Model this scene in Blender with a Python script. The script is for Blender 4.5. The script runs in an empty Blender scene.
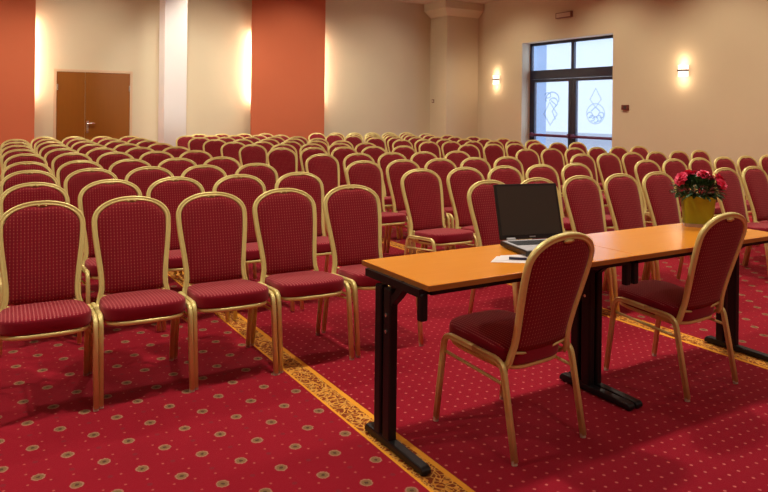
import bpy, bmesh, math, random
from mathutils import Vector, Matrix
random.seed(7)
PI = math.pi
scene = bpy.context.scene
COL = scene.collection

# ------------------------------------------------------------------ materials
class NT:
    def __init__(s, name):
        s.m = bpy.data.materials.new(name); s.m.use_nodes = True
        s.t = s.m.node_tree; s.n = s.t.nodes; s.l = s.t.links
        s.b = s.n['Principled BSDF']
    def put(s, sock, v):
        if isinstance(v, bpy.types.NodeSocket): s.l.new(v, sock)
        elif isinstance(v, (tuple, list)) and len(v) == 3 and sock.type == 'RGBA': sock.default_value = (*v, 1)
        else: sock.default_value = v
    def math(s, op, a, b=None, c=None):
        n = s.n.new('ShaderNodeMath'); n.operation = op
        s.put(n.inputs[0], a)
        if b is not None: s.put(n.inputs[1], b)
        if c is not None: s.put(n.inputs[2], c)
        return n.outputs[0]
    def mix(s, f, a, b):
        n = s.n.new('ShaderNodeMix'); n.data_type = 'RGBA'
        s.put(n.inputs[0], f); s.put(n.inputs[6], a); s.put(n.inputs[7], b)
        return n.outputs[2]
    def xyz(s, kind='Object'):
        tc = s.n.new('ShaderNodeTexCoord'); sp = s.n.new('ShaderNodeSeparateXYZ')
        s.l.new(tc.outputs[kind], sp.inputs[0]); s.vec = tc.outputs[kind]
        return sp.outputs
    def noise(s, scale, detail=3, rough=.5, vec=None):
        n = s.n.new('ShaderNodeTexNoise'); n.inputs['Scale'].default_value = scale
        n.inputs['Detail'].default_value = detail; n.inputs['Roughness'].default_value = rough
        if vec is None:
            tc = s.n.new('ShaderNodeTexCoord'); vec = tc.outputs['Object']
        s.l.new(vec, n.inputs['Vector']); return n.outputs[0]
    def between(s, x, a, b):
        return s.math('MULTIPLY', s.math('GREATER_THAN', x, a), s.math('LESS_THAN', x, b))
    def cell(s, x, period, phase):
        f = s.math('FRACT', s.math('DIVIDE', s.math('SUBTRACT', x, phase - period / 2), period))
        return s.math('MULTIPLY', s.math('SUBTRACT', f, .5), period)
    def bump(s, h, strength=.3, dist=.01):
        n = s.n.new('ShaderNodeBump'); n.inputs['Strength'].default_value = strength
        n.inputs['Distance'].default_value = dist; s.l.new(h, n.inputs['Height'])
        s.l.new(n.outputs[0], s.b.inputs['Normal'])
    def set(s, color=None, rough=None, metal=None, spec=None, **k):
        if color is not None: s.put(s.b.inputs['Base Color'], color)
        if rough is not None: s.put(s.b.inputs['Roughness'], rough)
        if metal is not None: s.put(s.b.inputs['Metallic'], metal)
        if spec is not None: s.put(s.b.inputs['Specular IOR Level'], spec)
        for a, v in k.items(): s.put(s.b.inputs[a.replace('_', ' ')], v)
        return s

def plain(name, c, rough=.5, metal=0, spec=.5, var=.06, scale=30):
    t = NT(name); n = t.noise(scale)
    f = t.math('MULTIPLY', t.math('SUBTRACT', n, .5), 2)
    dark = tuple(x * (1 - var) for x in c); lite = tuple(min(1, x * (1 + var)) for x in c)
    t.set(t.mix(t.math('ADD', t.math('MULTIPLY', f, .5), .5), dark, lite), rough, metal, spec)
    return t.m

def wall_mat(name, c, var=.04):
    t = NT(name); n = t.noise(1.3, 4); g = t.noise(220, 2)
    t.set(t.mix(n, tuple(x * (1 - var) for x in c), tuple(x * (1 + var) for x in c)), .85, 0, .15)
    t.bump(g, .12, .004)
    return t.m

def fabric(name, base, dot, px, pz, rad, axes='xz', sheen=.15):
    t = NT(name); X, Y, Z = t.xyz()
    b = Z if axes == 'xz' else Y
    dx = t.cell(X, px, 0); dz = t.cell(b, pz, 0)
    d = t.math('SQRT', t.math('ADD', t.math('MULTIPLY', dx, dx), t.math('MULTIPLY', dz, dz)))
    f = t.math('LESS_THAN', d, rad)
    n = t.noise(14, 3)
    col = t.mix(n, tuple(x * .86 for x in base), tuple(x * 1.12 for x in base))
    # stripes faintly woven along the depth
    sx = t.math('LESS_THAN', t.math('ABSOLUTE', dx), px * .2)
    if axes == 'xy':
        tc = t.n.new('ShaderNodeTexCoord'); sp = t.n.new('ShaderNodeSeparateXYZ'); t.l.new(tc.outputs['Normal'], sp.inputs[0])
        up = t.math('GREATER_THAN', sp.outputs[2], .6)
        sx = t.math('MULTIPLY', sx, up); f = t.math('MULTIPLY', f, up)
    col = t.mix(t.math('MULTIPLY', sx, .22 if axes == 'xy' else .06), col, dot)
    t.set(t.mix(t.math('MULTIPLY', f, .6), col, dot), .8, 0, .2)
    t.b.inputs['Sheen Weight'].default_value = sheen
    t.b.inputs['Sheen Tint'].default_value = (1, .55, .5, 1)
    t.bump(t.noise(600, 2), .15, .002)
    return t.m

def carpet():
    t = NT('red_patterned_carpet'); X, Y, Z = t.xyz()
    pile = t.noise(260, 3, .7); blot = t.noise(2.2, 3)
    redA = t.mix(blot, (.265, .004, .017), (.36, .007, .024))
    redB = t.mix(blot, (.27, .003, .018), (.36, .007, .026))
    # pin dots in the aisle
    P = .0618
    ax = t.cell(X, P, 1.737); ay = t.cell(Y, P, 2.2)
    d = t.math('SQRT', t.math('ADD', t.math('MULTIPLY', ax, ax), t.math('MULTIPLY', ay, ay)))
    aisle = t.mix(t.math('MULTIPLY', t.math('LESS_THAN', d, .0066), .6), redB, (.80, .22, .20))
    # medallions
    def dist(px, py, ph, ph2):
        a = t.cell(X, px, ph); b = t.cell(Y, py, ph2)
        a = t.math('MULTIPLY', a, 1.05)
        return t.math('SQRT', t.math('ADD', t.math('MULTIPLY', a, a), t.math('MULTIPLY', b, b)))
    d1 = dist(.2385, .2655, .26, 2.973); d2 = dist(.2385, .2655, .26 + .11925, 2.973 + .13275)
    dm = t.math('MINIMUM', d1, d2)
    wob = t.math('ADD', dm, t.math('MULTIPLY', t.math('SUBTRACT', t.noise(120, 1), .5), .012))
    s1 = dist(.2385, .2655, .26 + .11925, 2.973); s2 = dist(.2385, .2655, .26, 2.973 + .13275)
    sm = t.math('MINIMUM', s1, s2)
    t1 = dist(.0795, .0885, .26 + .04, 2.973 + .044)
    med = t.mix(t.math('MULTIPLY', t.math('LESS_THAN', t1, .0055), .55), redA, (.62, .17, .13))
    med = t.mix(t.math('MULTIPLY', t.math('LESS_THAN', sm, .011), .45), med, (.17, .03, .04))
    med = t.mix(t.math('LESS_THAN', wob, .0265), med, (.40, .19, .12))
    med = t.mix(t.math('LESS_THAN', wob, .020), med, (.24, .14, .06))
    med = t.mix(t.math('LESS_THAN', wob, .008), med, (.10, .05, .03))
    # gold border bands
    vor = t.n.new('ShaderNodeTexVoronoi'); vor.inputs['Scale'].default_value = 26; vor.feature = 'DISTANCE_TO_EDGE'
    wv = t.n.new('ShaderNodeTexNoise'); wv.inputs['Scale'].default_value = 19; wv.inputs['Detail'].default_value = 0; wv.inputs['Distortion'].default_value = 1.6
    t.l.new(t.vec, vor.inputs['Vector']); t.l.new(t.vec, wv.inputs['Vector'])
    orn = t.math('GREATER_THAN', t.math('ABSOLUTE', t.math('SUBTRACT', wv.outputs[0], .5)), .07)
    ornc = t.mix(orn, (.80, .36, .05), (.27, .055, .010))
    ornc = t.mix(t.math('MULTIPLY', t.math('LESS_THAN', vor.outputs[0], .06), .7), ornc, (.90, .50, .10))
    def band(lo, hi, thin_lo):
        body = ornc
        e1 = t.between(X, lo, lo + (.013 if thin_lo else .026))
        e2 = t.between(X, hi - (.026 if thin_lo else .013), hi)
        c = t.mix(e1, body, (.95, .42, .035)); return t.mix(e2, c, (.95, .42, .035))
    c = t.mix(t.between(X, 1.655, 3.86), med, aisle)
    c = t.mix(t.between(X, 1.508, 1.655), c, band(1.508, 1.655, True))
    c = t.mix(t.between(X, 3.86, 4.01), c, band(3.86, 4.01, False))
    c = t.mix(t.math('MULTIPLY', pile, .28), c, t.mix(.5, c, (.12, .0, .004)))
    t.set(c, .95, 0, .1); t.b.inputs['Sheen Weight'].default_value = .12
    t.b.inputs['Sheen Tint'].default_value = (1, .5, .45, 1)
    t.bump(pile, .35, .006)
    return t.m

def wood(name, c1, c2, rough=.3, scale=3.5, axis=0):
    t = NT(name); tc = t.n.new('ShaderNodeTexCoord'); mp = t.n.new('ShaderNodeMapping')
    sc = [9, 9, 9]; sc[axis] = .6; mp.inputs['Scale'].default_value = sc
    t.l.new(tc.outputs['Object'], mp.inputs[0])
    n = t.noise(scale, 5, .6, mp.outputs[0])
    t.set(t.mix(n, c1, c2), rough, 0, .5)
    return t.m

def emit(name, c, s):
    t = NT(name); t.set(c, .5); t.put(t.b.inputs['Emission Color'], c); t.b.inputs['Emission Strength'].default_value = s
    return t.m

M = {}
M['gold'] = plain('satin_gold_metal', (.84, .73, .27), .38, .26, .5, .05, 60)
M['capm'] = plain('clear_plastic', (.55, .42, .30), .4)
M['back_fabric'] = fabric('burgundy_dotted_back_fabric', (.215, .0025, .013), (.60, .18, .12), .0165, .0165, .0023)
M['seat_fabric'] = fabric('burgundy_dotted_seat_fabric', (.25, .003, .018), (.60, .17, .16), .0165, .012, .003, 'xy', .25)
M['carpet'] = carpet()
M['wall'] = wall_mat('cream_wall_paint', (.65, .565, .385))
M['ceiling'] = wall_mat('ceiling_paint', (.62, .50, .36))
M['white_paint'] = wall_mat('white_column_paint', (.84, .80, .74))
M['orange'] = wall_mat('terracotta_panel_paint', (.58, .155, .07))
M['door'] = wood('brown_door_veneer', (.235, .075, .004), (.275, .09, .006), .4, 3, 2)
M['door_trim'] = plain('pale_door_frame', (.66, .46, .28), .4)
M['chrome'] = plain('brushed_steel', (.75, .72, .68), .25, .9)
M['table'] = wood('orange_beech_laminate', (.82, .29, .020), (.92, .37, .034), .26, 3.5, 0)
M['table_edge'] = plain('table_edge_band', (.42, .17, .035), .35)
M['black'] = plain('black_powder_coat', (.010, .009, .010), .42, 0, .3)
M['laptop'] = plain('dark_laptop_shell', (.018, .016, .015), .35)
M['screen'] = plain('laptop_screen_off', (.048, .038, .028), .4, var=.02)
M['silver'] = plain('silver_plastic', (.62, .64, .67), .45, .1)
M['keys'] = plain('dark_keys', (.05, .055, .06), .5)
M['logo'] = plain('pale_logo_print', (.55, .55, .55), .4)
M['paper'] = plain('white_paper', (.86, .84, .84), .7, var=.02)
M['pen'] = plain('dark_pen', (.02, .02, .06), .3)
M['pot'] = plain('olive_glazed_pot', (.33, .35, .02), .3, var=.08, scale=12)
M['saucer'] = plain('clear_saucer', (.55, .42, .34), .2)
M['soil'] = plain('dark_soil', (.03, .018, .01), .9)
M['leaf'] = plain('dark_green_leaf', (.04, .12, .04), .38, var=.5, scale=40)
M['petal'] = plain('pinkish_red_petal', (1.0, .045, .14), .5, var=.25, scale=60)
M['win_frame'] = plain('dark_blue_black_frame', (.012, .014, .035), .35)
M['push'] = plain('maroon_push_bar', (.10, .018, .055), .35)
M['plastic'] = plain('cream_plastic', (.62, .50, .36), .4)
M['brown_plastic'] = plain('brown_plastic', (.22, .10, .06), .4)
M['alarm'] = plain('dark_red_plastic', (.16, .03, .02), .4)
M['sconce_band'] = plain('dark_bronze_band', (.04, .025, .02), .4)
M['shade_glow'] = emit('lit_sconce_glass', (1, .80, .64), .95)
M['tube_glow'] = emit('lit_fluorescent_tube', (1, .90, .74), 38)
M['outside_wall'] = plain('pale_blue_render', (.50, .68, .95), .8)

def pane_mat():
    t = NT('frosted_glass')
    tr = t.n.new('ShaderNodeBsdfTransparent'); tr.inputs[0].default_value = (.88, .92, .99, 1)
    t.set((.75, .82, .92), .25, 0, .4)
    mx = t.n.new('ShaderNodeMixShader'); mx.inputs[0].default_value = .14
    t.l.new(tr.outputs[0], mx.inputs[1]); t.l.new(t.b.outputs[0], mx.inputs[2])
    t.l.new(mx.outputs[0], t.n['Material Output'].inputs[0])
    return t.m
M['pane'] = pane_mat()
def film(name, tint, f):
    t = NT(name); tr = t.n.new('ShaderNodeBsdfTransparent'); tr.inputs[0].default_value = (*tint, 1)
    t.set((.85, .9, .95), .6, 0, .3)
    mx = t.n.new('ShaderNodeMixShader'); mx.inputs[0].default_value = f
    t.l.new(tr.outputs[0], mx.inputs[1]); t.l.new(t.b.outputs[0], mx.inputs[2]); t.l.new(mx.outputs[0], t.n['Material Output'].inputs[0])
    return t.m
M['etch'] = film('clear_etched_film', (.84, .89, .94), .08)
M['etch_dark'] = film('grey_etched_film', (.74, .80, .86), .05)

# ------------------------------------------------------------------ geometry helpers
def obj(name, bm, mat, parent=None, loc=(0, 0, 0), smooth=False, bevel=0):
    me = bpy.data.meshes.new(name)
    bmesh.ops.recalc_face_normals(bm, faces=bm.faces[:])
    bm.to_mesh(me); bm.free()
    me.materials.append(M[mat] if isinstance(mat, str) else mat)
    if smooth:
        for p in me.polygons: p.use_smooth = True
    o = bpy.data.objects.new(name, me); COL.objects.link(o); o.location = loc
    if parent is not None: o.parent = parent
    if bevel:
        b = o.modifiers.new('bevel', 'BEVEL'); b.width = bevel; b.segments = 2; b.limit_method = 'ANGLE'
    return o

def empty(name, loc, rz=0):
    o = bpy.data.objects.new(name, None); COL.objects.link(o)
    o.empty_display_size = .1; o.location = loc; o.rotation_euler = (0, 0, rz); return o

def tag(o, label=None, cat=None, group=None, kind=None):
    if label: o['label'] = label
    if cat: o['category'] = cat
    if group: o['group'] = group
    if kind: o['kind'] = kind
    return o

def box(bm, x0, x1, y0, y1, z0, z1, mtx=None):
    vs = [bm.verts.new((x, y, z)) for x in (x0, x1) for y in (y0, y1) for z in (z0, z1)]
    for f in ((0, 1, 3, 2), (4, 6, 7, 5), (0, 4, 5, 1), (2, 3, 7, 6), (0, 2, 6, 4), (1, 5, 7, 3)):
        bm.faces.new([vs[i] for i in f])
    if mtx is not None:
        for v in vs: v.co = mtx @ v.co
    return vs

def bxo(name, dims, mat, parent=None, bevel=0, loc=(0, 0, 0)):
    bm = bmesh.new(); box(bm, *dims); return obj(name, bm, mat, parent, loc, bevel=bevel)

def prism(bm, pts, axis, a, b):
    """polygon pts (2D) pushed along axis from a to b"""
    def mk(p, t):
        if axis == 'x': return (t, p[0], p[1])
        if axis == 'y': return (p[0], t, p[1])
        return (p[0], p[1], t)
    A = [bm.verts.new(mk(p, a)) for p in pts]; B = [bm.verts.new(mk(p, b)) for p in pts]
    n = len(pts)
    bm.faces.new(A); bm.faces.new(B[::-1])
    for i in range(n): bm.faces.new([A[i], A[(i + 1) % n], B[(i + 1) % n], B[i]])

def fluted(w, d):
    """groove on both broad faces: a tube drawn the way the chair frames are"""
    h = w / 2; k = d / 2
    one = [(h, 0), (h * .93, k * .62), (h * .68, k * .97), (h * .30, k * .95), (0, k * .55),
           (-h * .30, k * .95), (-h * .68, k * .97), (-h * .93, k * .62)]
    return one + [(-x, -y) for x, y in one]

def circ(r, n=8):
    return [(r * math.cos(2 * PI * i / n), r * math.sin(2 * PI * i / n)) for i in range(n)]

def sweep(bm, path, prof, normal, closed=False):
    """path: Vectors, prof in (a, n) with n the given plane normal and a across it"""
    P = [Vector(p) for p in path]; n = len(P); rings = []
    for i in range(n):
        if closed: t = P[(i + 1) % n] - P[i - 1]
        elif i == 0: t = P[1] - P[0]
        elif i == n - 1: t = P[-1] - P[-2]
        else: t = (P[i + 1] - P[i]).normalized() + (P[i] - P[i - 1]).normalized()
        t.normalize()
        nn = normal(i) if callable(normal) else Vector(normal)
        nn = (nn - t * nn.dot(t)).normalized(); a = t.cross(nn).normalized()
        rings.append([bm.verts.new(P[i] + a * u + nn * v) for u, v in prof])
    k = len(prof)
    for i in range(n if closed else n - 1):
        r0 = rings[i]; r1 = rings[(i + 1) % n]
        for j in range(k): bm.faces.new([r0[j], r0[(j + 1) % k], r1[(j + 1) % k], r1[j]])
    if not closed: bm.faces.new(rings[0][::-1]); bm.faces.new(rings[-1])

def fillet(pts, r=.05, seg=5):
    """round the corners of a polyline"""
    P = [Vector(p) for p in pts]; out = [P[0]]
    for i in range(1, len(P) - 1):
        a = (P[i - 1] - P[i]); b = (P[i + 1] - P[i]); rr = min(r, a.length * .48, b.length * .48)
        p0 = P[i] + a.normalized() * rr; p2 = P[i] + b.normalized() * rr
        for k in range(seg + 1):
            t = k / seg; out.append(p0 * (1 - t) ** 2 + P[i] * 2 * t * (1 - t) + p2 * t * t)
    out.append(P[-1]); return out

# ------------------------------------------------------------------ banquet chair (faces -Y, origin on the floor)
def back_y(z): return .176 + .152 * max(0, (z - .38) / .55) ** 1.15
def arch_half(z):
    """outer half width of the back frame at height z"""
    if z > .80: return .2085 * max(0, 1 - ((z - .80) / .13) ** 2.15) ** .5
    t = max(0, (z - .46) / .34)
    return .178 + .0305 * (t * t * (3 - 2 * t)) + .22 * max(0, .46 - z)
def arch_path(off):
    pts = []
    zs = [.385 + .415 * i / 12 for i in range(13)]
    left = [(-(arch_half(z) - off), z) for z in zs]
    top = []
    for i in range(1, 22):
        a = PI - PI * i / 22
        c, s = math.cos(a), math.sin(a)
        top.append((math.copysign(abs(c) ** (2 / 2.15), c) * (.2085 - off), .80 + s ** (2 / 2.15 * .98) * (.13 - off)))
    right = [(-x, z) for x, z in left][::-1]
    return left + top + right

def chair_mesh_parts(wide=0):
    R = {}
    # back frame: one long bow, ends curve forward under the seat
    p2 = arch_path(.0145)
    path = [Vector((x, back_y(z), z)) for x, z in p2]
    s0 = [Vector((-.181, .045, .372)), Vector((-.181, .095, .365)), Vector((-.181, .140, .362)), Vector((-.181, .164, .369))]
    full = s0 + path + [Vector((-v.x, v.y, v.z)) for v in s0[::-1]]
    bm = bmesh.new(); n = len(full)
    def nrm(i):
        if i < 3 or i > n - 4: return Vector((0, -.25, -1))
        if i in (3, n - 4): return Vector((0, -.8, -.5))
        return Vector((0, -1, .27))
    sweep(bm, full, fluted(.029, .024), nrm)
    R['back_frame'] = bm
    # upholstered back
    bm = bmesh.new(); NS, NTT = 16, 22
    def grid(front):
        G = []
        for j in range(NTT + 1):
            t = j / NTT; z = .436 + (.905 - .436) * (1 - (1 - t) ** 1.35)
            row = []
            hw = max(.0, arch_half(z + .012) - .0265) if z < .885 else max(.02, arch_half(z + .012) - .0265)
            for i in range(NS + 1):
                s = -1 + 2 * i / NS
                x = s * hw
                zz = z - .020 * (1 - t) ** 3 * (1 - s * s) - (.010 * math.exp(-(x / .035) ** 2) * (t ** 8))
                e = (1 - abs(s) ** 5) * (1 - abs(2 * t - 1) ** 9)
                y = back_y(zz) + (-.006 - .024 * e if front else .004 + .013 * e)
                row.append(bm.verts.new((x, y, zz)))
            G.append(row)
        return G
    F = grid(True); B = grid(False)
    for j in range(NTT):
        for i in range(NS):
            bm.faces.new([F[j][i], F[j][i + 1], F[j + 1][i + 1], F[j + 1][i]])
            bm.faces.new([B[j][i + 1], B[j][i], B[j + 1][i], B[j + 1][i + 1]])
        bm.faces.new([F[j][0], F[j + 1][0], B[j + 1][0], B[j][0]])
        bm.faces.new([F[j + 1][NS], F[j][NS], B[j][NS], B[j + 1][NS]])
    for i in range(NS):
        bm.faces.new([F[0][i + 1], F[0][i], B[0][i], B[0][i + 1]])
        bm.faces.new([F[NTT][i], F[NTT][i + 1], B[NTT][i + 1], B[NTT][i]])
    R['backrest'] = bm
    # curved rail under the back pad
    bm = bmesh.new(); pth = []
    for i in range(13):
        s = -1 + i / 6; z = .424 - .020 * (1 - s * s)
        pth.append(Vector((s * .166, back_y(z) - .004, z)))
    sweep(bm, pth, circ(.0065, 8), (0, -1, .2))
    R['lower_rail'] = bm
    # grip dish and two studs at the crown
    bm = bmesh.new()
    for k in (-1, 1):
        bmesh.ops.create_uvsphere(bm, u_segments=8, v_segments=6, radius=.0062,
            matrix=Matrix.Translation((k * .017, back_y(.905) - .008, .903)))
        dish = []
    for i in range(16):
        a = 2 * PI * i / 16
        dish.append(bm.verts.new((.034 * math.cos(a), back_y(.897) + .0165, .895 + .0105 * math.sin(a))))
    mid = bm.verts.new((0, back_y(.897) + .024, .897)); back = bm.verts.new((0, back_y(.897) + .004, .897))
    for i in range(16):
        bm.faces.new([dish[i], dish[(i + 1) % 16], mid]); bm.faces.new([dish[(i + 1) % 16], dish[i], back])
    R['hand_grip'] = bm
    # cushion
    bm = bmesh.new(); K = 48
    def outline(sc, z, dome=0):
        ring = []
        for i in range(K):
            a = 2 * PI * i / K; c, s = math.cos(a), math.sin(a)
            ex = 2 / 4.2 if s < 0 else 2 / 3.2
            x = math.copysign(abs(c) ** (2 / 4.6), c); y = math.copysign(abs(s) ** ex, s)
            xx = x * (.198 - .012 * y); yy = -.02 + y * .205
            if s < 0: yy -= .022 * (1 - x * x) * abs(y)
            dx = xx * sc; dy = -.02 + (yy + .02) * sc
            zz = z - .012 - .08 * dy
            ring.append(bm.verts.new((dx, dy, zz)))
        return ring
    L = [outline(*q) for q in ((.86, .386), (.96, .386), (.99, .391), (1.0, .402), (1.0, .438), (.992, .448), (.97, .4545), (.93, .458), (.8, .4625), (.45, .467), (.15, .468))]
    for a, b in zip(L, L[1:]):
        for i in range(K): bm.faces.new([a[i], a[(i + 1) % K], b[(i + 1) % K], b[i]])
    bm.faces.new(L[0][::-1]); bm.faces.new(L[-1])
    R['seat'] = bm
    # ring frame below the cushion
    bm = bmesh.new(); K = 40; pth = []
    for i in range(K):
        a = 2 * PI * i / K; c, s = math.cos(a), math.sin(a)
        x = math.copysign(abs(c) ** (2 / 4.5), c); y = math.copysign(abs(s) ** (2 / 3.6), s)
        yy = -.025 + y * .190
        if s < 0: yy -= .024 * (1 - x * x) * abs(y)
        pth.append(Vector((x * (.181 - .010 * y), yy, .364 - .08 * yy)))
    sweep(bm, pth, fluted(.024, .020), (0, 0, 1), closed=True)
    R['seat_frame'] = bm
    # legs with half a side rail each
    for sx in (-1, 1):
        for fr in (-1, 1):
            if fr < 0: pts = [(sx * (.2085 + wide), -.246, .012), (sx * (.2065 + wide), -.190, .416), (sx * (.2065 + wide), -.002, .404)]
            else: pts = [(sx * (.2085 + wide), .247, .012), (sx * (.2065 + wide), .172, .391), (sx * (.2065 + wide), -.004, .404)]
            bm = bmesh.new()
            sweep(bm, fillet(pts, .05, 6), fluted(.0275, .0235), (1, 0, 0))
            R['leg%d%d' % (sx, fr)] = bm
            bm = bmesh.new()
            p = Vector(pts[0]); d = (Vector(pts[1]) - p).normalized()
            sweep(bm, [Vector((p.x, p.y, 0)) + d * 0, Vector((p.x, p.y, 0)) + d * .016], circ(.0128, 10), (1, 0, 0))
            R['cap%d%d' % (sx, fr)] = bm
        bm = bmesh.new()
        sweep(bm, [Vector((sx * .2085, -.198, .336)), Vector((sx * .2085, .186, .300))], circ(.0075, 8), (1, 0, 0))
        R['stretcher%d' % sx] = bm
    return R

def make_chair(caps=True):
    R = chair_mesh_parts(.005 if caps else 0)
    root = empty('banquet_chair', (0, 0, 0))
    st = obj('seat', R['seat'], 'seat_fabric', root, smooth=True)
    obj('seat_frame', R['seat_frame'], 'gold', root, smooth=True)
    bk = obj('backrest', R['backrest'], 'back_fabric', root, smooth=True)
    bf = obj('back_frame', R['back_frame'], 'gold', root, smooth=True)
    obj('lower_rail', R['lower_rail'], 'gold', root, smooth=True)
    obj('hand_grip', R['hand_grip'], 'gold', root, smooth=True)
    for sx in (-1, 1):
        for fr in (-1, 1):
            lg = obj('leg', R['leg%d%d' % (sx, fr)], 'gold', root, smooth=True)
            cp = R['cap%d%d' % (sx, fr)]
            if caps: obj('foot_cap', cp, 'capm', lg)
            else: cp.free()
        obj('stretcher', R['stretcher%d' % sx], 'gold', root, smooth=True)
    return root

def copy_tree(o, parent=None):
    c = o.copy(); COL.objects.link(c)
    if parent is not None: c.parent = parent
    for ch in list(o.children): copy_tree(ch, c)
    return c

near = make_chair(True); far = make_chair(False)
used = {'n': False, 'f': False}
def place_chair(x, y, rz, label, group=None, close=False):
    k = 'n' if close else 'f'; src = near if close else far
    o = copy_tree(src) if used[k] else src
    used[k] = True
    o.location = (x, y, 0); o.rotation_euler = (0, 0, rz)
    for q in ('label', 'category', 'group'):
        if q in o: del o[q]
    tag(o, label, 'chair', group)
    return o

ROWS = [
    ('left', 0, [(0.357, 3.745), (0.811, 3.745), (1.272, 3.745), (1.74, 3.745), (2.219, 3.745)]),
    ('left', 1, [(0.413, 4.755), (0.879, 4.755), (1.325, 4.755), (1.796, 4.755), (2.285, 4.755)]),
    ('left', 2, [(0.459, 5.745), (0.905, 5.745), (1.364, 5.745), (1.823, 5.745), (2.306, 5.745)]),
    ('left', 3, [(0.505, 6.695), (0.951, 6.695), (1.397, 6.695), (1.843, 6.695), (2.292, 6.695)]),
    ('left', 4, [(0.577, 7.875), (1.023, 7.875), (1.469, 7.875), (1.915, 7.875), (2.361, 7.875)]),
    ('left', 5, [(0.586, 8.775), (1.032, 8.775), (1.478, 8.775), (1.924, 8.775), (2.37, 8.775)]),
    ('left', 6, [(0.615, 9.725), (1.061, 9.725), (1.507, 9.725), (1.953, 9.725), (2.399, 9.725)]),
    ('left', 7, [(0.649, 10.625), (1.095, 10.625), (1.541, 10.625), (1.987, 10.625), (2.433, 10.625)]),
    ('left', 8, [(0.695, 11.525), (1.141, 11.525), (1.587, 11.525), (2.033, 11.525), (2.479, 11.525)]),
    ('left', 9, [(1.157, 12.375), (1.612, 12.375), (2.058, 12.375), (2.504, 12.375)]),
    ('middle', 0, [(3.264, 3.605), (3.719, 3.59), (4.165, 3.575), (4.611, 3.56), (5.056, 3.545)]),
    ('middle', 1, [(3.357, 4.625), (3.822, 4.61), (4.268, 4.595), (4.714, 4.58), (5.16, 4.565)]),
    ('middle', 2, [(3.382, 5.655), (3.831, 5.64), (4.282, 5.625), (4.731, 5.61), (5.179, 5.595)]),
    ('middle', 3, [(3.453, 6.735), (3.914, 6.72), (4.364, 6.705), (4.809, 6.69), (5.299, 6.675)]),
    ('middle', 4, [(3.51, 8.025), (3.96, 8.01), (4.406, 7.995), (4.852, 7.98), (5.334, 7.965)]),
    ('middle', 5, [(3.48, 8.975), (3.93, 8.965), (4.38, 8.955), (4.83, 8.945), (5.28, 8.935)]),
    ('middle', 6, [(3.48, 9.775), (3.93, 9.765), (4.38, 9.755), (4.83, 9.745), (5.28, 9.735)]),
    ('middle', 7, [(3.48, 10.675), (3.93, 10.665), (4.38, 10.655), (4.83, 10.645), (5.28, 10.635)]),
    ('middle', 8, [(3.48, 11.525), (3.93, 11.515), (4.38, 11.505), (4.83, 11.495), (5.28, 11.485)]),
    ('middle', 9, [(3.48, 12.325), (3.93, 12.315), (4.38, 12.305), (4.83, 12.295), (5.28, 12.285)]),
    ('middle', 10, [(3.48, 13.125), (3.93, 13.115), (4.38, 13.105), (4.83, 13.095), (5.28, 13.085)]),
    ('right', 0, [(6.046, 3.575), (6.492, 3.571), (6.938, 3.567)]),
    ('right', 1, [(6.242, 4.595), (6.688, 4.591), (7.134, 4.587), (7.58, 4.583), (8.026, 4.579), (8.472, 4.575)]),
    ('right', 2, [(6.373, 5.625), (6.819, 5.621), (7.265, 5.617), (7.721, 5.613), (8.17, 5.609), (8.616, 5.605)]),
    ('right', 3, [(6.487, 6.705), (6.933, 6.701), (7.379, 6.697), (7.825, 6.693), (8.271, 6.689), (8.717, 6.685)]),
    ('right', 4, [(6.505, 7.995), (6.984, 7.991), (7.431, 7.987), (7.89, 7.983), (8.336, 7.979), (8.782, 7.975)]),
    ('right', 5, [(6.44, 8.935), (6.888, 8.931), (7.336, 8.927), (7.784, 8.923), (8.232, 8.919), (8.68, 8.915)]),
    ('right', 6, [(6.44, 9.735), (6.888, 9.731), (7.336, 9.727), (7.784, 9.723), (8.232, 9.719), (8.68, 9.715)]),
    ('right', 7, [(6.44, 10.635), (6.888, 10.631), (7.336, 10.627), (7.784, 10.623), (8.232, 10.619), (8.68, 10.615)]),
    ('right', 8, [(6.44, 11.485), (6.888, 11.481), (7.336, 11.477), (7.784, 11.473), (8.232, 11.469), (8.68, 11.465)]),
    ('right', 9, [(6.44, 12.285), (6.888, 12.281), (7.336, 12.277), (7.784, 12.273), (8.232, 12.269), (8.68, 12.265)]),
    ('right', 10, [(6.44, 13.085), (6.888, 13.081), (7.336, 13.077), (7.784, 13.073), (8.232, 13.069), (8.68, 13.065)]),
]
ORD = ['front', 'second', 'third', 'fourth', 'fifth', 'sixth', 'seventh', 'eighth', 'ninth', 'tenth', 'rearmost']
POS = ['leftmost', 'second from left', 'third from left', 'fourth from left', 'fifth from left', 'sixth from left']
WHERE = {'left': 'left block', 'middle': 'middle block', 'right': 'right block'}
rnd = random.Random(3)
for blk, j, lst in ROWS:
    for k, (x, y) in enumerate(lst):
        if blk == 'middle' and j == 10 and k == 0: continue      # the white column stands here
        kk = k + (1 if blk == 'left' and j == 9 else 0)
        kk = k
        pos = 'rightmost' if k == len(lst) - 1 and not (blk == 'right' and j == 0) else POS[k]
        row = ORD[j] if not (blk == 'left' and j == 9) else 'rearmost'
        lab = '%s chair in the %s row of the %s of red gold-framed chairs' % (pos, row, WHERE[blk])
        rz = rnd.uniform(-.006, .006)
        if blk == 'left' and j == 0: rz -= .045; x -= (0, .004, .014, .020, .022)[k]
        x -= (.010, .012, .014, .016, .018)[k] if blk == 'middle' and j < 2 else .012
        place_chair(x, y, rz, lab, 'red banquet chairs in the %s' % WHERE[blk], close=(j == 0 and blk == 'left'))
place_chair(2.108, 2.387, PI + .08, 'red gold-framed chair with its back to the camera, pulled up before the laptop', 'chairs drawn up to the tables', True)
place_chair(3.286, 2.425, PI + .04, 'red gold-framed chair with its back to the camera, drawn up near the flower pot', 'chairs drawn up to the tables', True)

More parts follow.
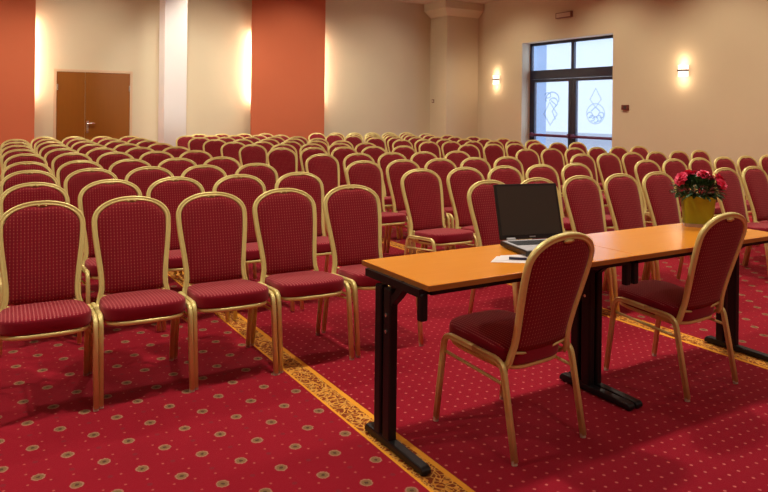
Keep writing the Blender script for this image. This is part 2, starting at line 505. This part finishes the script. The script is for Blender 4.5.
# ------------------------------------------------------------------ room shell
U0, U1, V0, V1, H = -4.5, 11.0, -4.0, 14.4, 4.08
s = lambda o: tag(o, kind='structure')
s(bxo('floor', (U0 - .2, U1 + .6, V0 - .2, V1 + .2, -.1, 0), 'carpet'))
s(bxo('ceiling', (U0 - .2, U1 + .35, V0 - .2, V1 + .2, H, H + .15), 'ceiling'))
s(bxo('wall_back', (U0 - .2, U1 + .35, V1, V1 + .2, 0, H), 'wall'))
s(bxo('wall_left', (U0 - .2, U0, V0, V1, 0, H), 'wall'))
s(bxo('wall_front', (U0 - .2, U1 + .35, V0 - .2, V0, 0, H), 'wall'))
DV0, DV1, DZ = 9.48, 12.10, 3.0
bm = bmesh.new()
box(bm, U1, U1 + .35, V0, DV0, 0, H); box(bm, U1, U1 + .35, DV1, V1, 0, H); box(bm, U1, U1 + .35, DV0, DV1, DZ, H)
s(obj('wall_right', bm, 'wall'))
s(bxo('baseboard_back', (U0, 10.02, V1 - .018, V1, 0, .09), 'door', bevel=.003))
s(bxo('baseboard_right', (U1 - .018, U1, V0, DV0, 0, .09), 'door', bevel=.003))
# corner pilaster with flared capital
bm = bmesh.new()
a0, a1, b0, b1 = 10.03, U1, 13.70, V1
box(bm, a0, a1, b0, b1, 0, 3.74)
r0 = [(a0, b0), (a1, b0), (a1, b1), (a0, b1)]; r1 = [(a0 - .2, b0 - .2), (a1, b0 - .2), (a1, b1), (a0 - .2, b1)]
A = [bm.verts.new((x, y, 3.74)) for x, y in r0]; B = [bm.verts.new((x, y, 3.90)) for x, y in r1]; C2 = [bm.verts.new((x, y, H)) for x, y in r1]
for P, Q in ((A, B), (B, C2)):
    for i in range(4): bm.faces.new([P[i], P[(i + 1) % 4], Q[(i + 1) % 4], Q[i]])
bm.faces.new(A[::-1]); bm.faces.new(C2)
s(obj('wall_pilaster', bm, 'wall'))
s(bxo('column', (3.143, 3.553, 13.0, 13.43, 0, H), 'white_paint', bevel=.006))

# terracotta panels standing off the back wall, tubes glowing behind their edges
def panel(x0, x1, label):
    r = empty('wall_panel', ((x0 + x1) / 2, V1, 0)); w = (x1 - x0) / 2
    tag(r, label, 'wall panel', 'terracotta wall panels')
    obj('panel_board', (lambda b: (box(b, -w, w, -.20, -.16, 0.1, H - .02), b)[1])(bmesh.new()), 'orange', r)
    bm = bmesh.new()
    box(bm, -w + .25, -w + .31, -.16, 0, .1, H - .02); box(bm, w - .31, w - .25, -.16, 0, .1, H - .02)
    obj('batten', bm, 'wall', r)
    for k in (-1, 1):
        bm = bmesh.new()
        sweep(bm, [Vector((k * (w - .075), -.10, 1.6)), Vector((k * (w - .075), -.10, 3.05))], circ(.016, 10), (1, 0, 0))
        obj('tube_lamp', bm, 'tube_glow', r, smooth=True)
    return r
panel(5.262, 6.995, 'wide terracotta wall panel with glowing edges, right of the white column')
panel(-.65, 1.115, 'terracotta wall panel at the far left, beside the brown double door')

# brown double door in the back wall
d = empty('door_1', (1.492, V1, 0)); s(d)
W, HD, SEAM = 1.323, 2.09, .50
bm = bmesh.new()
box(bm, -.045, 0, -.03, .0, 0, HD + .045); box(bm, W, W + .045, -.03, .0, 0, HD + .045); box(bm, 0, W, -.03, .0, HD, HD + .045)
obj('frame', bm, 'door_trim', d)
for (x0, x1, act) in ((0.004, SEAM - .003, 0), (SEAM + .003, W - .004, 1)):
    lf = bxo('leaf', (x0, x1, -.024, -.001, .01, HD - .004), 'door', d, bevel=.003)
    hx = x0 + .012 if not act else x1 - .012
    for z in (.35, 1.74):
        bm = bmesh.new(); sweep(bm, [Vector((hx, -.032, z)), Vector((hx, -.032, z + .11))], circ(.012, 8), (1, 0, 0)); obj('hinge', bm, 'chrome', lf)
    if act:
        bm = bmesh.new(); X = x0 + .045
        box(bm, X - .02, X + .02, -.031, -.023, .93, 1.16)
        sweep(bm, fillet([(X, -.03, 1.11), (X, -.075, 1.11), (X + .125, -.075, 1.11)], .015, 3), circ(.011, 8), (0, 0, 1))
        sweep(bm, [Vector((X, -.03, .975)), Vector((X, -.045, .975))], circ(.016, 10), (1, 0, 0))
        obj('door_handle', bm, 'chrome', lf)

# glazed exit doors in the recess of the right wall
g = empty('door_2', (U1 + .28, DV0, 0)); s(g)
WD = DV1 - DV0
def fy(v): return v - DV0
bm = bmesh.new()
x0, x1 = -.03, .04
box(bm, x0, x1, 0, .05, 0, DZ); box(bm, x0, x1, WD - .05, WD, 0, DZ); box(bm, x0, x1, .05, WD - .05, DZ - .06, DZ)
box(bm, x0 - .01, x1 + .01, .05, WD - .05, 2.17, 2.37)
box(bm, x0, x1, fy(10.75), fy(10.83), 2.37, DZ - .06)
obj('frame', bm, 'win_frame', g, bevel=.004)
for y0, y1 in ((.05, fy(10.75)), (fy(10.83), WD - .05)):
    bxo('transom_pane', (0, .008, y0, y1, 2.37, DZ - .06), 'pane', g)
def flat_stroke(bm, pts, w, closed=False, x=-.004):
    """etched line on the glass: ribbon of real thickness in the YZ plane"""
    sweep(bm, [Vector((x, a, b)) for a, b in pts], [(-w * .7, -.001), (w * .7, -.001), (w * .7, .001), (-w * .7, .001)], (1, 0, 0), closed)
def arc(cx, cz, rx, rz, a0, a1, n=20, rot=0):
    out = []
    for i in range(n + 1):
        a = math.radians(a0 + (a1 - a0) * i / n); p, q = rx * math.cos(a), rz * math.sin(a)
        c, s_ = math.cos(math.radians(rot)), math.sin(math.radians(rot))
        out.append((cx + p * c - q * s_, cz + p * s_ + q * c))
    return out
for (y0, y1, side) in ((.05, fy(10.785), 0), (fy(10.795), WD - .05, 1)):
    lf = empty('leaf', (0, 0, 0)); lf.parent = g
    st = .105
    bm = bmesh.new()
    box(bm, x0, x1, y0, y0 + st, .02, 2.165); box(bm, x0, x1, y1 - st, y1, .02, 2.165)
    box(bm, x0, x1, y0 + st, y1 - st, 2.10, 2.165); box(bm, x0, x1, y0 + st, y1 - st, .02, .20)
    obj('leaf_frame', bm, 'win_frame', lf, bevel=.004)
    bxo('pane', (0, .008, y0 + st, y1 - st, .20, 2.10), 'pane', lf)
    bm = bmesh.new()
    sweep(bm, [Vector((-.075, y0 + .03, .90)), Vector((-.075, y1 - .03, .90))], circ(.032, 10), (0, 0, 1))
    for y in (y0 + .05, y1 - .05): box(bm, -.085, -.03, y - .03, y + .03, .855, .955)
    obj('push_bar', bm, 'push', lf, smooth=False)
    cy = (y0 + y1) / 2; bm = bmesh.new(); bd = bmesh.new()
    if side == 1:      # far leaf: diamond below, script loops above
        dz = 1.38
        flat_stroke(bm, [(cy + .04, dz - .25), (cy + .24, dz), (cy + .06, dz + .27), (cy - .17, dz)], .035, True)
        flat_stroke(bd, arc(cy - .02, dz + .33, .20, .16, -20, 200), .022)
        flat_stroke(bd, arc(cy - .05, dz + .26, .13, .10, 20, 250), .020)
        flat_stroke(bd, [(cy - .12, dz - .12), (cy - .02, dz + .06), (cy - .14, dz + .20), (cy + .02, dz + .30)], .022)
        flat_stroke(bd, arc(cy + .12, dz + .42, .09, .06, 0, 300), .016)
    else:              # near leaf: diamond above, lobed ornament below
        dz = 1.70
        flat_stroke(bm, [(cy, dz - .17), (cy + .15, dz), (cy, dz + .23), (cy - .15, dz)], .026, True)
        for k in range(5):
            a = 200 + k * 35
            flat_stroke(bd, arc(cy + .16 * math.cos(math.radians(a)), dz - .28 + .14 * math.sin(math.radians(a)), .07, .06, 0, 300, 12), .018)
        flat_stroke(bm, arc(cy, dz - .30, .24, .21, 0, 360, 28)[:-1], .02, True)
        flat_stroke(bd, [(cy - .12, dz - .25), (cy, dz - .16), (cy + .12, dz - .25)], .02)
    obj('etched_emblem', bm, 'etch', lf); obj('emblem_script', bd, 'etch_dark', lf)

# neighbouring building glimpsed at the far edge of the transom light
b = bxo('building', (15.5, 15.9, 16.35, 22.0, 0, 7), 'outside_wall')
tag(b, 'pale blue building wall seen through the far side of the glazed doors', 'building')
s(bxo('ground', (U1 + .62, 40, -12, 45, -.25, -.12), plain('grey_paving', (.45, .47, .5), .8)))

# wall lamps
for v, lab in ((12.974, 'lit wall sconce left of the glazed doors'), (7.884, 'lit wall sconce right of the glazed doors, toward the tables')):
    r = empty('wall_sconce', (U1, v, 2.19)); tag(r, lab, 'wall lamp', 'lit sconces on the right wall')
    bm = bmesh.new(); n = 10
    pr = [(-.012 - .085 * math.sin(PI * i / n), -.10 * math.cos(PI * i / n)) for i in range(n + 1)]
    prism(bm, pr, 'z', -.11, .10); obj('shade', bm, 'shade_glow', r, smooth=False)
    bm = bmesh.new(); pr2 = [(x * 1.1 - .004, y * 1.06) for x, y in pr]; prism(bm, pr2, 'z', -.012, .016); obj('band', bm, 'sconce_band', r)
    bm = bmesh.new(); box(bm, -.014, 0, -.05, .05, -.09, .09); obj('back_plate', bm, 'chrome', r)
    for dz in (.17, -.17):
        L = bpy.data.lights.new('sconce_lamp', 'POINT'); L.energy = 1.7; L.color = (1, .70, .48); L.shadow_soft_size = .04
        o = bpy.data.objects.new('sconce_lamp', L); COL.objects.link(o); o.parent = r; o.location = (-.13, 0, dz)

e = empty('emergency_light', (U1, 10.78, 3.44)); tag(e, 'small box-shaped emergency light on the wall above the glazed doors', 'emergency light')
bm = bmesh.new(); box(bm, -.05, .01, -.23, .23, 0, .125); obj('housing', bm, 'brown_plastic', e, bevel=.006)
bm = bmesh.new(); box(bm, -.056, -.049, -.20, .20, .018, .105); obj('diffuser', bm, 'plastic', e)
e = empty('fire_alarm_box', (U1, 9.15, 1.48)); tag(e, 'small dark red alarm box on the wall right of the glazed doors', 'alarm box')
bm = bmesh.new(); box(bm, -.045, .01, -.075, .075, 0, .10); obj('housing', bm, 'alarm', e, bevel=.006)
bm = bmesh.new(); box(bm, -.05, -.044, -.045, .02, .025, .075); obj('cover', bm, 'sconce_band', e)
e = empty('wall_switch', (10.03, 14.25, 1.62)); tag(e, 'small switch on the side of the corner pilaster', 'switch')
bm = bmesh.new(); box(bm, -.012, 0, -.045, .045, 0, .09); obj('switch_plate', bm, 'brown_plastic', e, bevel=.003)
bm = bmesh.new(); box(bm, -.017, -.012, -.022, .022, .02, .07); obj('rocker', bm, 'plastic', e)

# ------------------------------------------------------------------ tables
def table(x0, x1, label, offs):
    r = empty('folding_table', ((x0 + x1) / 2, 2.49, 0)); w = (x1 - x0) / 2; D = .264; T = .744
    tag(r, label, 'table', 'folding tables set end to end')
    obj('tabletop', (lambda b: (box(b, -w, w, -D, D, T - .022, T), b)[1])(bmesh.new()), 'table', r, bevel=.002)
    bm = bmesh.new()
    box(bm, -w - .0015, w + .0015, -D - .0025, -D - .0002, T - .023, T - .002); box(bm, -w - .0015, w + .0015, D + .0002, D + .0025, T - .023, T - .002)
    box(bm, -w - .0015, -w - .0002, -D, D, T - .023, T - .002); box(bm, w + .0002, w + .0015, -D, D, T - .023, T - .002)
    obj('edge_band', bm, 'table_edge', r)
    bm = bmesh.new()
    box(bm, -w + .03, w - .03, -D + .025, -D + .055, T - .047, T - .0225); box(bm, -w + .03, w - .03, D - .055, D - .025, T - .047, T - .0225)
    obj('rail', bm, 'black', r)
    for k in (-1, 1):
        c = k * (w - offs[0 if k < 0 else 1]); lg = empty('leg_frame', (0, 0, 0)); lg.parent = r
        bm = bmesh.new()
        for y0, y1 in ((-.010, .048), (.066, .120)): box(bm, c - .020, c + .020, y0, y1, .03, T - .07)
        obj('post', bm, 'black', lg, bevel=.008)
        bm = bmesh.new()
        prism(bm, [(-.262, .006), (-.262, .024), (-.250, .034), (.180, .042), (.195, .024), (.195, .006)], 'x', c - .0225, c + .0225)
        obj('foot', bm, 'black', lg, bevel=.006)
        bm = bmesh.new(); box(bm, c - .020, c + .020, -D + .04, D - .06, T - .055, T - .0225)
        sweep(bm, fillet([(c, .01, .61), (c, -.05, .66), (c, -.10, T - .03)], .05, 5), [(-.016, -.016), (.016, -.016), (.016, .016), (-.016, .016)], (1, 0, 0))
        obj('bracket', bm, 'black', lg)
        bm = bmesh.new(); box(bm, c - .018, c + .018, -D + .03, -D + .062, T - .150, T - .04); obj('latch', bm, 'black', lg, bevel=.008)
        for y in (-.24, .17):
            bm = bmesh.new(); sweep(bm, [Vector((c, y, 0)), Vector((c, y, .008))], circ(.016, 10), (1, 0, 0)); obj('glide', bm, 'black', lg)
        for z in (.49, .56):
            bm = bmesh.new(); sweep(bm, [Vector((c - .025, .02, z)), Vector((c + .025, .02, z))], circ(.008, 8), (0, 0, 1)); obj('bolt', bm, 'chrome', lg)
    return r
table(1.556, 2.7735, 'orange-topped folding table carrying the open laptop and the white papers', (.002, .026))
table(2.7765, 4.002, 'orange-topped folding table carrying the olive flower pot', (.026, .010))

# laptop
T = .744
a = math.radians(-14.2)
lp = empty('laptop', (2.318, 2.690, T), a); tag(lp, 'large open laptop with a dark blank screen on the table edge', 'laptop')
LW = .362
bm = bmesh.new(); box(bm, 0, LW, -.262, .010, .006, .030); base = obj('base', bm, 'laptop', lp, bevel=.004)
bm = bmesh.new(); box(bm, .006, LW - .006, -.256, -.004, .0302, .0325); deck = obj('palm_rest', bm, 'silver', lp, bevel=.001)
bm = bmesh.new()
for r_ in range(5):
    for c_ in range(15): box(bm, .022 + c_ * .0213, .022 + c_ * .0213 + .019, -.135 + r_ * .0205, -.135 + r_ * .0205 + .018, .0326, .0345)
obj('keyboard', bm, 'keys', lp)
bm = bmesh.new(); box(bm, .135, .225, -.232, -.175, .0326, .0332); obj('touchpad', bm, 'keys', lp)
tilt = Matrix.Translation((0, .006, .034)) @ Matrix.Rotation(math.radians(-17), 4, 'X')
bm = bmesh.new(); box(bm, 0, LW, .0, .011, .0, .284, tilt); lid = obj('lid', bm, 'laptop', lp, bevel=.003)
bm = bmesh.new(); box(bm, .014, LW - .014, -.0012, -.0002, .022, .272, tilt); obj('screen', bm, 'screen', lid)
bm = bmesh.new()
for i, wd in enumerate((.004, .006, .005, .006)): box(bm, .166 + i * .0085, .166 + i * .0085 + wd, -.0022, -.0004, .008, .0135, tilt)
obj('badge', bm, 'logo', lid)
bm = bmesh.new()
for x in (.035, .295): sweep(bm, [Vector((x, .004, .036)), Vector((x + .045, .004, .036))], circ(.008, 10), (0, 0, 1))
obj('hinge', bm, 'silver', lp)

# papers and pen
ps = [(2.075, 2.490), (2.200, 2.570), (2.400, 2.49), (2.275, 2.405)]
bm = bmesh.new(); prism(bm, [(x - 2.2, y - 2.45) for x, y in [(2.073, 2.475), (2.180, 2.560), (2.390, 2.430), (2.270, 2.335)]], 'z', 0, .0012)
p1 = obj('paper_sheet', bm, 'paper', loc=(2.17, 2.415, T + .0003)); tag(p1, 'white paper sheet lying under the pen beside the laptop', 'paper')
bm = bmesh.new(); prism(bm, [(-.130, .01), (-.03, .085), (.15, .03), (.06, -.075)], 'z', 0, .0008)
p2 = obj('paper_sheet', bm, 'paper', loc=(2.205, 2.44, T + .0018)); tag(p2, 'upper white paper sheet, turned askew beside the laptop', 'paper')
pn = empty('pen', (2.185, 2.41, T + .0085), math.radians(-38)); tag(pn, 'dark pen lying on the white papers', 'pen')
bm = bmesh.new(); sweep(bm, [Vector((-.045, 0, 0)), Vector((.035, 0, 0))], circ(.0058, 8), (0, 0, 1)); obj('barrel', bm, 'pen', pn, smooth=True)
bm = bmesh.new(); sweep(bm, [Vector((.035, 0, 0)), Vector((.050, 0, 0))], circ(.0035, 8), (0, 0, 1)); box(bm, -.045, -.012, -.0015, .0015, .0058, .0075); obj('clip', bm, 'silver', pn)

# flower pot
fp = empty('potted_azalea', (3.835, 2.645, T), math.radians(-48)); tag(fp, 'red flowering plant in a square olive pot on the right table', 'potted plant')
bm = bmesh.new()
def sq(h, z, r=.018):
    out = []
    for cx_, cy_, a0 in ((1, 1, 0), (-1, 1, 90), (-1, -1, 180), (1, -1, 270)):
        for k in range(4):
            an = math.radians(a0 + 30 * k); out.append(bm.verts.new((cx_ * (h - r) + r * math.cos(an), cy_ * (h - r) + r * math.sin(an), z)))
    return out
L = [sq(.073, .012), sq(.077, .016), sq(.092, .178), sq(.094, .184), (sq(.089, .184)), sq(.086, .155)]
for p, q in zip(L, L[1:]):
    for i in range(16): bm.faces.new([p[i], p[(i + 1) % 16], q[(i + 1) % 16], q[i]])
bm.faces.new(L[0][::-1]); bm.faces.new(L[-1])
obj('pot', bm, 'pot', fp, smooth=False)
bm = bmesh.new()
L = [sq(.078, 0, .03), sq(.083, .02, .03), sq(.081, .02, .03), sq(.076, .005, .03)]
for p, q in zip(L, L[1:]):
    for i in range(16): bm.faces.new([p[i], p[(i + 1) % 16], q[(i + 1) % 16], q[i]])
bm.faces.new(L[0][::-1]); bm.faces.new(L[-1])
obj('saucer', bm, 'saucer', fp)
bm = bmesh.new(); sq(.0855, .158); bm.faces.new(bm.verts[:]); bmesh.ops.solidify(bm, geom=bm.faces[:], thickness=.01); obj('soil', bm, 'soil', fp)
R2 = random.Random(11)
bm = bmesh.new()
def leaf(bm, p, d, up, L_, W_):
    d = d.normalized(); sd = d.cross(up)
    if sd.length < .01: sd = d.cross(Vector((1, 0, 0)))
    sd.normalize(); nn = sd.cross(d).normalized()
    ks = [(0, 0), (.25, .75), (.55, 1), (.8, .65), (1, 0)]
    mid = [p + d * (L_ * t) + nn * (-.25 * L_ * t * t) for t, _ in ks]
    M0 = [bm.verts.new(m + nn * .0008) for m in mid]
    M1 = [bm.verts.new(m - nn * .0008) for m in mid]
    for s_ in (-1, 1):
        E = [bm.verts.new(mid[i] + sd * (s_ * W_ * ks[i][1] * .5) + nn * (.12 * W_)) for i in (1, 2, 3)]
        for Mx in (M0, M1):
            bm.faces.new([Mx[0], Mx[1], E[0]]); bm.faces.new([Mx[1], Mx[2], E[1], E[0]])
            bm.faces.new([Mx[2], Mx[3], E[2], E[1]]); bm.faces.new([Mx[3], Mx[4], E[2]])
for i in range(420):
    th = R2.uniform(0, 2 * PI); ph = R2.uniform(-.35, 1.35); rr = R2.uniform(.55, 1.0)
    dr = Vector((math.cos(th) * math.cos(ph), math.sin(th) * math.cos(ph), math.sin(ph)))
    p = Vector((dr.x * .125 * rr, dr.y * .125 * rr, .205 + dr.z * .085 * rr))
    d = (dr + Vector((R2.uniform(-.6, .6), R2.uniform(-.6, .6), R2.uniform(-.3, .7)))).normalized()
    leaf(bm, p, d, Vector((0, 0, 1)), R2.uniform(.035, .058), R2.uniform(.016, .024))
fol = obj('foliage', bm, 'leaf', fp)
bm = bmesh.new()
for i in range(9):
    th = 2 * PI * i / 9; sweep(bm, [Vector((math.cos(th) * .02, math.sin(th) * .02, .155)), Vector((math.cos(th) * .07, math.sin(th) * .07, .23)), Vector((math.cos(th) * .09, math.sin(th) * .09, .28))], circ(.003, 5), (0, 0, 1))
obj('stem', bm, 'leaf', fp)
ca, sa = math.cos(math.radians(48)), math.sin(math.radians(48))
vr = Vector((math.cos(.543), -math.sin(.543), 0)); vf = Vector((math.sin(.543), math.cos(.543), 0))   # across / away as the visitor at the tables sees it
def tolocal(v): return Vector((v.x * ca - v.y * sa, v.x * sa + v.y * ca, v.z))
for (px, pf, pz, n) in ((-.118, -.05, .285, 3), (-.085, .02, .292, 2), (.015, -.03, .318, 3), (-.015, .03, .322, 2), (.045, .0, .300, 3), (.105, -.05, .280, 3), (.125, -.02, .262, 2), (.085, -.085, .262, 2), (-.03, .09, .30, 2), (.08, .08, .29, 2)):
    for q in range(n):
        c = tolocal(vr * (px + R2.uniform(-.016, .016)) + vf * (pf + R2.uniform(-.02, .02)) + Vector((0, 0, pz + R2.uniform(-.014, .014))))
        out = Vector((c.x, c.y, (c.z - .18) * 1.0)).normalized()
        bm = bmesh.new()
        for ring, (m, tl, ln) in enumerate(((7, .2, .040), (6, .7, .034), (4, 1.2, .022))):
            for k in range(m):
                an = 2 * PI * (k + ring * .5) / m
                t1 = out.cross(Vector((0, 0, 1))); t1 = t1.normalized() if t1.length > .01 else Vector((1, 0, 0)); t2 = out.cross(t1)
                d = (t1 * math.cos(an) + t2 * math.sin(an)) * math.cos(tl) + out * math.sin(tl)
                leaf(bm, c, d, out, ln, ln * .95)
        obj('flower', bm, 'petal', fp)

# ------------------------------------------------------------------ light
def spot(x, y, z, e, ang=140, blend=.9, col=(1, .89, .74), size=.12, aim=None):
    L = bpy.data.lights.new('ceiling_downlight', 'SPOT'); L.energy = e; L.color = col; L.spot_size = math.radians(ang); L.spot_blend = blend
    L.shadow_soft_size = size; o = bpy.data.objects.new('ceiling_downlight', L); COL.objects.link(o); o.location = (x, y, z)
    if aim: o.rotation_euler = (Vector(aim) - o.location).to_track_quat('-Z', 'Y').to_euler()
    return o
for x in (-1.5, 1.6, 4.7, 7.8):
    for y in (-.8, 3.3, 6.4, 9.4, 12.3):
        spot(x, y, H - .04, {-.8: 85, 3.3: 165}.get(y, 112))
for x, e in ((-.4, 128), (1.9, 130), (4.2, 142), (6.2, 130), (8.4, 65)): spot(x, 12.2, H - .04, e, 105, .8, (1, .90, .76), .15, (x, 14.6, .6))
for y, e in ((2.2, 150), (4.6, 150), (7.0, 145), (9.4, 125), (12.0, 100)): spot(9.0, y, H - .04, e, 105, .8, (1, .85, .65), .15, (11.2, y, .6))
spot(2.2, 8.4, H - .05, 330, 30, .7, (1, .96, .92), .1, (3.35, 13.0, 2.3))
A = bpy.data.lights.new('daylight', 'AREA'); A.shape = 'RECTANGLE'; A.size = 2.4; A.size_y = 2.7; A.energy = 38; A.color = (.62, .78, 1)
o = bpy.data.objects.new('daylight', A); COL.objects.link(o); o.location = (U1 + .75, (DV0 + DV1) / 2, 1.7); o.rotation_euler = (Vector((-1, 0, -.1))).to_track_quat('-Z', 'Y').to_euler()

w = bpy.data.worlds.new('sky'); scene.world = w; w.use_nodes = True
bg = w.node_tree.nodes['Background']; bg.inputs[0].default_value = (.74, .86, 1, 1); bg.inputs[1].default_value = 1.02

# ------------------------------------------------------------------ camera
F, YAW, ROLL, CYP, HC = 697., .543, .011, 110.2, 1.425
cam = bpy.data.cameras.new('camera'); co = bpy.data.objects.new('camera', cam); COL.objects.link(co)
cam.sensor_fit = 'HORIZONTAL'; cam.sensor_width = 36; cam.lens = F / 768 * 36; cam.shift_y = (CYP - 246) / 768
rt = Vector((math.cos(YAW), -math.sin(YAW), 0)); fw = Vector((math.sin(YAW), math.cos(YAW), 0)); up = Vector((0, 0, 1))
c, s_ = math.cos(ROLL), math.sin(ROLL)
X = rt * c + up * s_; Y = up * c - rt * s_; Z = -fw
co.matrix_world = Matrix(((X.x, Y.x, Z.x, 0), (X.y, Y.y, Z.y, 0), (X.z, Y.z, Z.z, HC), (0, 0, 0, 1)))
cam.clip_start = .05; cam.clip_end = 200
scene.camera = co
scene.view_settings.view_transform = 'Standard'; scene.view_settings.look = 'None'; scene.view_settings.gamma = 1
scene.view_settings.use_curve_mapping = False; scene.view_settings.exposure = 0.7
try: scene.cycles.use_denoising = True
except Exception: pass
